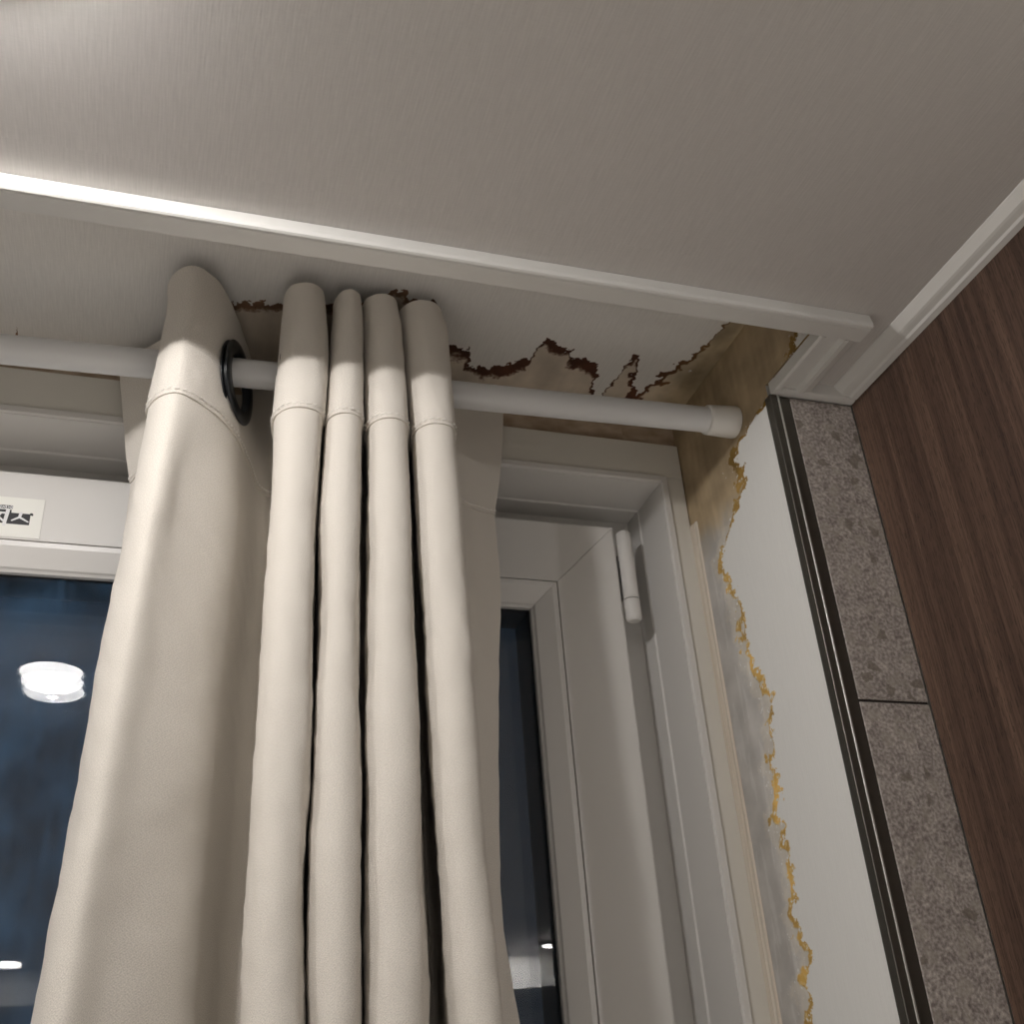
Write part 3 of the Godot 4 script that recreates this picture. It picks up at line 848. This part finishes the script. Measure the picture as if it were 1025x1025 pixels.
func cloth_row(y: float) -> PackedVector2Array:
	# plan of the cloth at height y: Catmull-Rom through the knots
	var n: int = CURTAIN_Z.size()
	var r0 := 0
	while r0 < CURTAIN_X.size() - 2 and y < CURTAIN_X[r0 + 1][0]: r0 += 1
	var xs := PackedFloat32Array()
	xs.resize(n)
	var ya: float = CURTAIN_X[r0][0]
	var yb: float = CURTAIN_X[r0 + 1][0]
	var t := (y - ya) / (yb - ya)
	var m0: int = maxi(r0 - 1, 0)
	var m1: int = mini(r0 + 2, CURTAIN_X.size() - 1)
	for i in n:
		var a: float = CURTAIN_X[r0][i + 1]
		var b: float = CURTAIN_X[r0 + 1][i + 1]
		if t > 1.0:
			xs[i] = b + (b - a) * (t - 1.0) * 0.5
		else:
			var ta: float = (b - CURTAIN_X[m0][i + 1]) / (yb - CURTAIN_X[m0][0]) * (yb - ya)
			var tb: float = (CURTAIN_X[m1][i + 1] - a) / (CURTAIN_X[m1][0] - ya) * (yb - ya)
			var t2 := t * t
			var t3 := t2 * t
			xs[i] = (2 * t3 - 3 * t2 + 1) * a + (t3 - 2 * t2 + t) * ta + (-2 * t3 + 3 * t2) * b + (t3 - t2) * tb
	var out := PackedVector2Array()
	for i in n - 1:
		var p0 := Vector2(xs[maxi(i - 1, 0)], CURTAIN_Z[maxi(i - 1, 0)])
		var p1 := Vector2(xs[i], CURTAIN_Z[i])
		var p2 := Vector2(xs[i + 1], CURTAIN_Z[i + 1])
		var p3 := Vector2(xs[mini(i + 2, n - 1)], CURTAIN_Z[mini(i + 2, n - 1)])
		# centripetal weights keep the folds from overshooting
		var d1 := sqrt(maxf(p0.distance_to(p1), 1e-4))
		var d2 := sqrt(maxf(p1.distance_to(p2), 1e-4))
		var d3 := sqrt(maxf(p2.distance_to(p3), 1e-4))
		var m1v := p2 - p1
		var m2v := p2 - p1
		if i > 0: m1v = d2 * ((p1 - p0) / d1 - (p2 - p0) / (d1 + d2) + (p2 - p1) / d2)
		if i < n - 2: m2v = d2 * ((p2 - p1) / d2 - (p3 - p1) / (d2 + d3) + (p3 - p2) / d3)
		for k in SUB:
			var s := float(k) / SUB
			var s2 := s * s
			var s3 := s2 * s
			out.append(p1 * (2 * s3 - 3 * s2 + 1) + m1v * (s3 - 2 * s2 + s) + p2 * (-2 * s3 + 3 * s2) + m2v * (s3 - s2))
	out.append(Vector2(xs[n - 1], CURTAIN_Z[n - 1]))
	return out

func cloth_normals(row: PackedVector2Array) -> PackedVector2Array:
	var out := PackedVector2Array()
	for i in row.size():
		var d := row[mini(i + 1, row.size() - 1)] - row[maxi(i - 1, 0)]
		out.append(Vector2(-d.y, d.x).normalized())   # towards the room on the front folds
	return out

func grid_mesh(rows: Array, ys: Array, us: PackedFloat32Array, holes: Array, thick: float) -> SurfaceTool:
	var st := mb()
	var nc: int = rows[0].size()
	var nr := rows.size()
	var front := []
	var back := []
	for r in nr:
		var nn := cloth_normals(rows[r])
		var f := PackedVector3Array()
		var b := PackedVector3Array()
		for c in nc:
			var p: Vector2 = rows[r][c]
			f.append(Vector3(p.x, ys[r], p.y))
			b.append(Vector3(p.x - nn[c].x * thick, ys[r], p.y - nn[c].y * thick))
		front.append(f)
		back.append(b)
	for side in 2:
		var g: Array = front if side == 0 else back
		for r in nr - 1:
			for c in nc - 1:
				var skip := false
				for h in holes:
					var du: float = (us[c] + us[c + 1]) * 0.5 - h.x
					var dy: float = (ys[r] + ys[r + 1]) * 0.5 - h.y
					if du * du + dy * dy < 0.0335 * 0.0335: skip = true
				if skip: continue
				var q := [[r, c], [r, c + 1], [r + 1, c + 1], [r + 1, c]]
				for k in ([0, 1, 2, 0, 2, 3] if side == 0 else [0, 2, 1, 0, 3, 2]):
					st.set_smooth_group(1 + side)
					st.set_uv(Vector2(us[q[k][1]], -ys[q[k][0]]))
					st.add_vertex(atv(g[q[k][0]][q[k][1]]))
	# rims: top, bottom and the two ends
	for c in nc - 1:
		face(st, [front[0][c], front[0][c + 1], back[0][c + 1], back[0][c]], Vector3.UP)
		face(st, [front[nr - 1][c], front[nr - 1][c + 1], back[nr - 1][c + 1], back[nr - 1][c]], Vector3.DOWN)
	for r in nr - 1:
		face(st, [front[r][0], front[r + 1][0], back[r + 1][0], back[r][0]], Vector3.LEFT)
		face(st, [front[r][nc - 1], front[r + 1][nc - 1], back[r + 1][nc - 1], back[r][nc - 1]], Vector3.RIGHT)
	return st

func make_curtain() -> void:
	var t := Node3D.new()
	t.name = "curtain"
	t.position = at(0.12, FLOOR, ROD_Z)
	add_child(t)
	tag(t, "cream eyelet curtain gathered in tall folds on the white rod", "curtain")
	var back := -t.position
	var wob := noise_at(201, 9.0, 2)
	var fine := noise_at(202, 38.0, 2)
	# arc length along the seam gives the cloth's own width coordinate
	var seam_row := cloth_row(RING_Y)
	var us := PackedFloat32Array()
	us.append(0.0)
	for i in range(1, seam_row.size()):
		us.append(us[i - 1] + seam_row[i].distance_to(seam_row[i - 1]))
	# eyelets sit where the cloth crosses the rod
	var holes := []
	var spots := []
	for i in range(1, seam_row.size()):
		var za := seam_row[i - 1].y - ROD_Z
		var zb := seam_row[i].y - ROD_Z
		if za * zb <= 0.0 and za != zb:
			var k := za / (za - zb)
			var p := seam_row[i - 1].lerp(seam_row[i], k)
			var d := (seam_row[mini(i + 3, seam_row.size() - 1)] - seam_row[maxi(i - 4, 0)]).normalized()
			holes.append(Vector2(lerpf(us[i - 1], us[i], k), RING_Y + rod_y(p.x) - rod_y(0.06)))
			spots.append([p, d])
	var ys := []
	var y := CURTAIN_X[0][0] as float
	while y > SEAM:
		ys.append(y)
		y -= 0.0045
	ys.append(SEAM - 0.001)
	var rows := []
	for v in ys:
		var r := cloth_row(v)
		var n := cloth_normals(r)
		for i in r.size():
			r[i] += n[i] * (0.0015 + 0.0009 * fine.get_noise_2d(us[i] * 1.2, v * 0.5))
		rows.append(r)
	part(grid_mesh(rows, ys, us, holes, 0.0028), "header", M.cloth, t).position = back
	# hanging cloth
	ys = []
	y = SEAM + 0.0005
	while y > -0.10:
		ys.append(y)
		y -= 0.008
	while y > FLOOR + 0.06:
		ys.append(y)
		y -= 0.11
	rows = []
	for v in ys:
		var r := cloth_row(v)
		var n := cloth_normals(r)
		var a: float = clampf((SEAM - v) / 0.12, 0.0, 1.0)
		for i in r.size():
			r[i] += n[i] * (a * (0.0036 * wob.get_noise_2d(us[i] * 0.9, v * 0.45) + 0.0011 * fine.get_noise_2d(us[i] * 0.8 + v * 0.25, v * 0.8)))
		rows.append(r)
	part(grid_mesh(rows, ys, us, [], 0.0016), "drape", M.cloth, t).position = back
	# line of stitches that closes the header
	var st := mb()
	var sy := SEAM + 0.0035
	var srow := cloth_row(sy)
	var snor := cloth_normals(srow)
	var at_u := 0.002
	for i in range(1, srow.size()):
		while at_u < us[i]:
			var k := (at_u - us[i - 1]) / maxf(us[i] - us[i - 1], 1e-6)
			var p := srow[i - 1].lerp(srow[i], k) + snor[i] * 0.0019
			var d := (srow[i] - srow[i - 1]).normalized()
			var c := Vector3(p.x, sy + 0.0005 * sin(at_u * 900.0), p.y)
			var uu := Vector3(d.x, 0.15, d.y) * 0.0021
			var nn := Vector3(snor[i].x, 0, snor[i].y) * 0.0009
			var vv := Vector3(0, 0.0012, 0)
			face(st, [c - uu - vv, c + uu - vv, c + uu * 0.8 + nn, c - uu * 0.8 + nn], nn - vv)
			face(st, [c - uu + vv, c + uu + vv, c + uu * 0.8 + nn, c - uu * 0.8 + nn], nn + vv)
			at_u += 0.0056
	part(st, "stitching", M.thread, t).position = back
	# eyelets
	for k in spots.size():
		var p: Vector2 = spots[k][0]
		var d: Vector2 = spots[k][1]
		st = mb()
		var nrm := Vector3(-d.y, 0, d.x)
		var o := at(p.x, holes[k].y, p.y) / S
		o -= nrm * (-0.003 if k == 1 else 0.0065)
		lathe(st, [[0.0282, -0.0030], [0.0295, -0.0043], [0.0375, -0.0041], [0.0408, -0.0030], [0.0414, -0.0022], [0.0408, -0.0014], [0.036, -0.0012], [0.036, 0.0012], [0.0408, 0.0014], [0.0414, 0.0022], [0.0408, 0.0030], [0.0375, 0.0041], [0.0295, 0.0043], [0.0282, 0.0030], [0.0279, 0.0], [0.0282, -0.0030]], o, nrm, Vector3.UP, 48)
		part(st, "eyelet", M.ring, t).position = back

# ---------------------------------------------------------------- sticker on the left sash
func stroke(im: Image, a: Vector2, b: Vector2, r0: float, r1: float, c: Color) -> void:
	var steps := int(a.distance_to(b) * 2.0) + 1
	for i in steps + 1:
		var t := float(i) / steps
		var p := a.lerp(b, t)
		var r := lerpf(r0, r1, t)
		for y in range(int(p.y - r) - 1, int(p.y + r) + 2):
			for x in range(int(p.x - r) - 1, int(p.x + r) + 2):
				if x >= 0 and y >= 0 and x < im.get_width() and y < im.get_height() and Vector2(x, y).distance_to(p) <= r:
					im.set_pixel(x, y, c)

func make_sticker() -> void:
	# white sticker; black lozenge with pale brush letters, small line above
	var w := 420
	var h := 192
	var im := Image.create(w, h, false, Image.FORMAT_RGB8)
	im.fill(Color(0.90, 0.895, 0.87))
	var ink := Color(0.10, 0.095, 0.115)
	var pale := Color(0.86, 0.86, 0.86)
	im.fill_rect(Rect2i(255, 41, 58, 16), ink)
	for k in 3:
		stroke(im, Vector2(258 + k * 19, 45), Vector2(269 + k * 19, 53), 1.6, 1.6, pale)
		stroke(im, Vector2(269 + k * 19, 44), Vector2(258 + k * 19, 53), 1.6, 1.6, pale)
		stroke(im, Vector2(272 + k * 19, 43), Vector2(272 + k * 19, 54), 1.3, 1.3, pale)
	im.fill_rect(Rect2i(255, 62, 56, 66), ink)
	im.fill_rect(Rect2i(300, 76, 78, 54), ink)
	stroke(im, Vector2(380, 76), Vector2(384, 80), 6, 3, ink)
	stroke(im, Vector2(264, 78), Vector2(286, 78), 5, 5, pale)
	stroke(im, Vector2(276, 78), Vector2(256, 118), 5, 4, pale)
	stroke(im, Vector2(268, 96), Vector2(286, 116), 4, 4, pale)
	stroke(im, Vector2(298, 66), Vector2(292, 136), 7, 6, pale)
	stroke(im, Vector2(344, 74), Vector2(341, 94), 6, 5, pale)
	stroke(im, Vector2(341, 94), Vector2(316, 112), 5, 3, pale)
	stroke(im, Vector2(341, 94), Vector2(372, 114), 5, 3, pale)
	var m := plain(Color.WHITE, 0.45)
	m.albedo_texture = tex(im)
	m.texture_repeat = false
	var st := mb()
	var x1 := -0.1285
	var x0 := x1 - 0.112
	var y1 := 0.5895
	var y0 := 0.5415 + 0.0035
	box(st, Vector3(x0, y0, -1.0499), Vector3(x1, y1, -1.0491))
	var o := part(st, "window_sticker", m)
	m.uv1_scale = Vector3(1.0 / (x1 - x0), 1.0 / (y1 - y0), 1)
	m.uv1_offset = Vector3(-x0 / (x1 - x0), y1 / (y1 - y0), 0)
	tag(o, "white maker's sticker with black lettering on the left sash rail", "sticker")
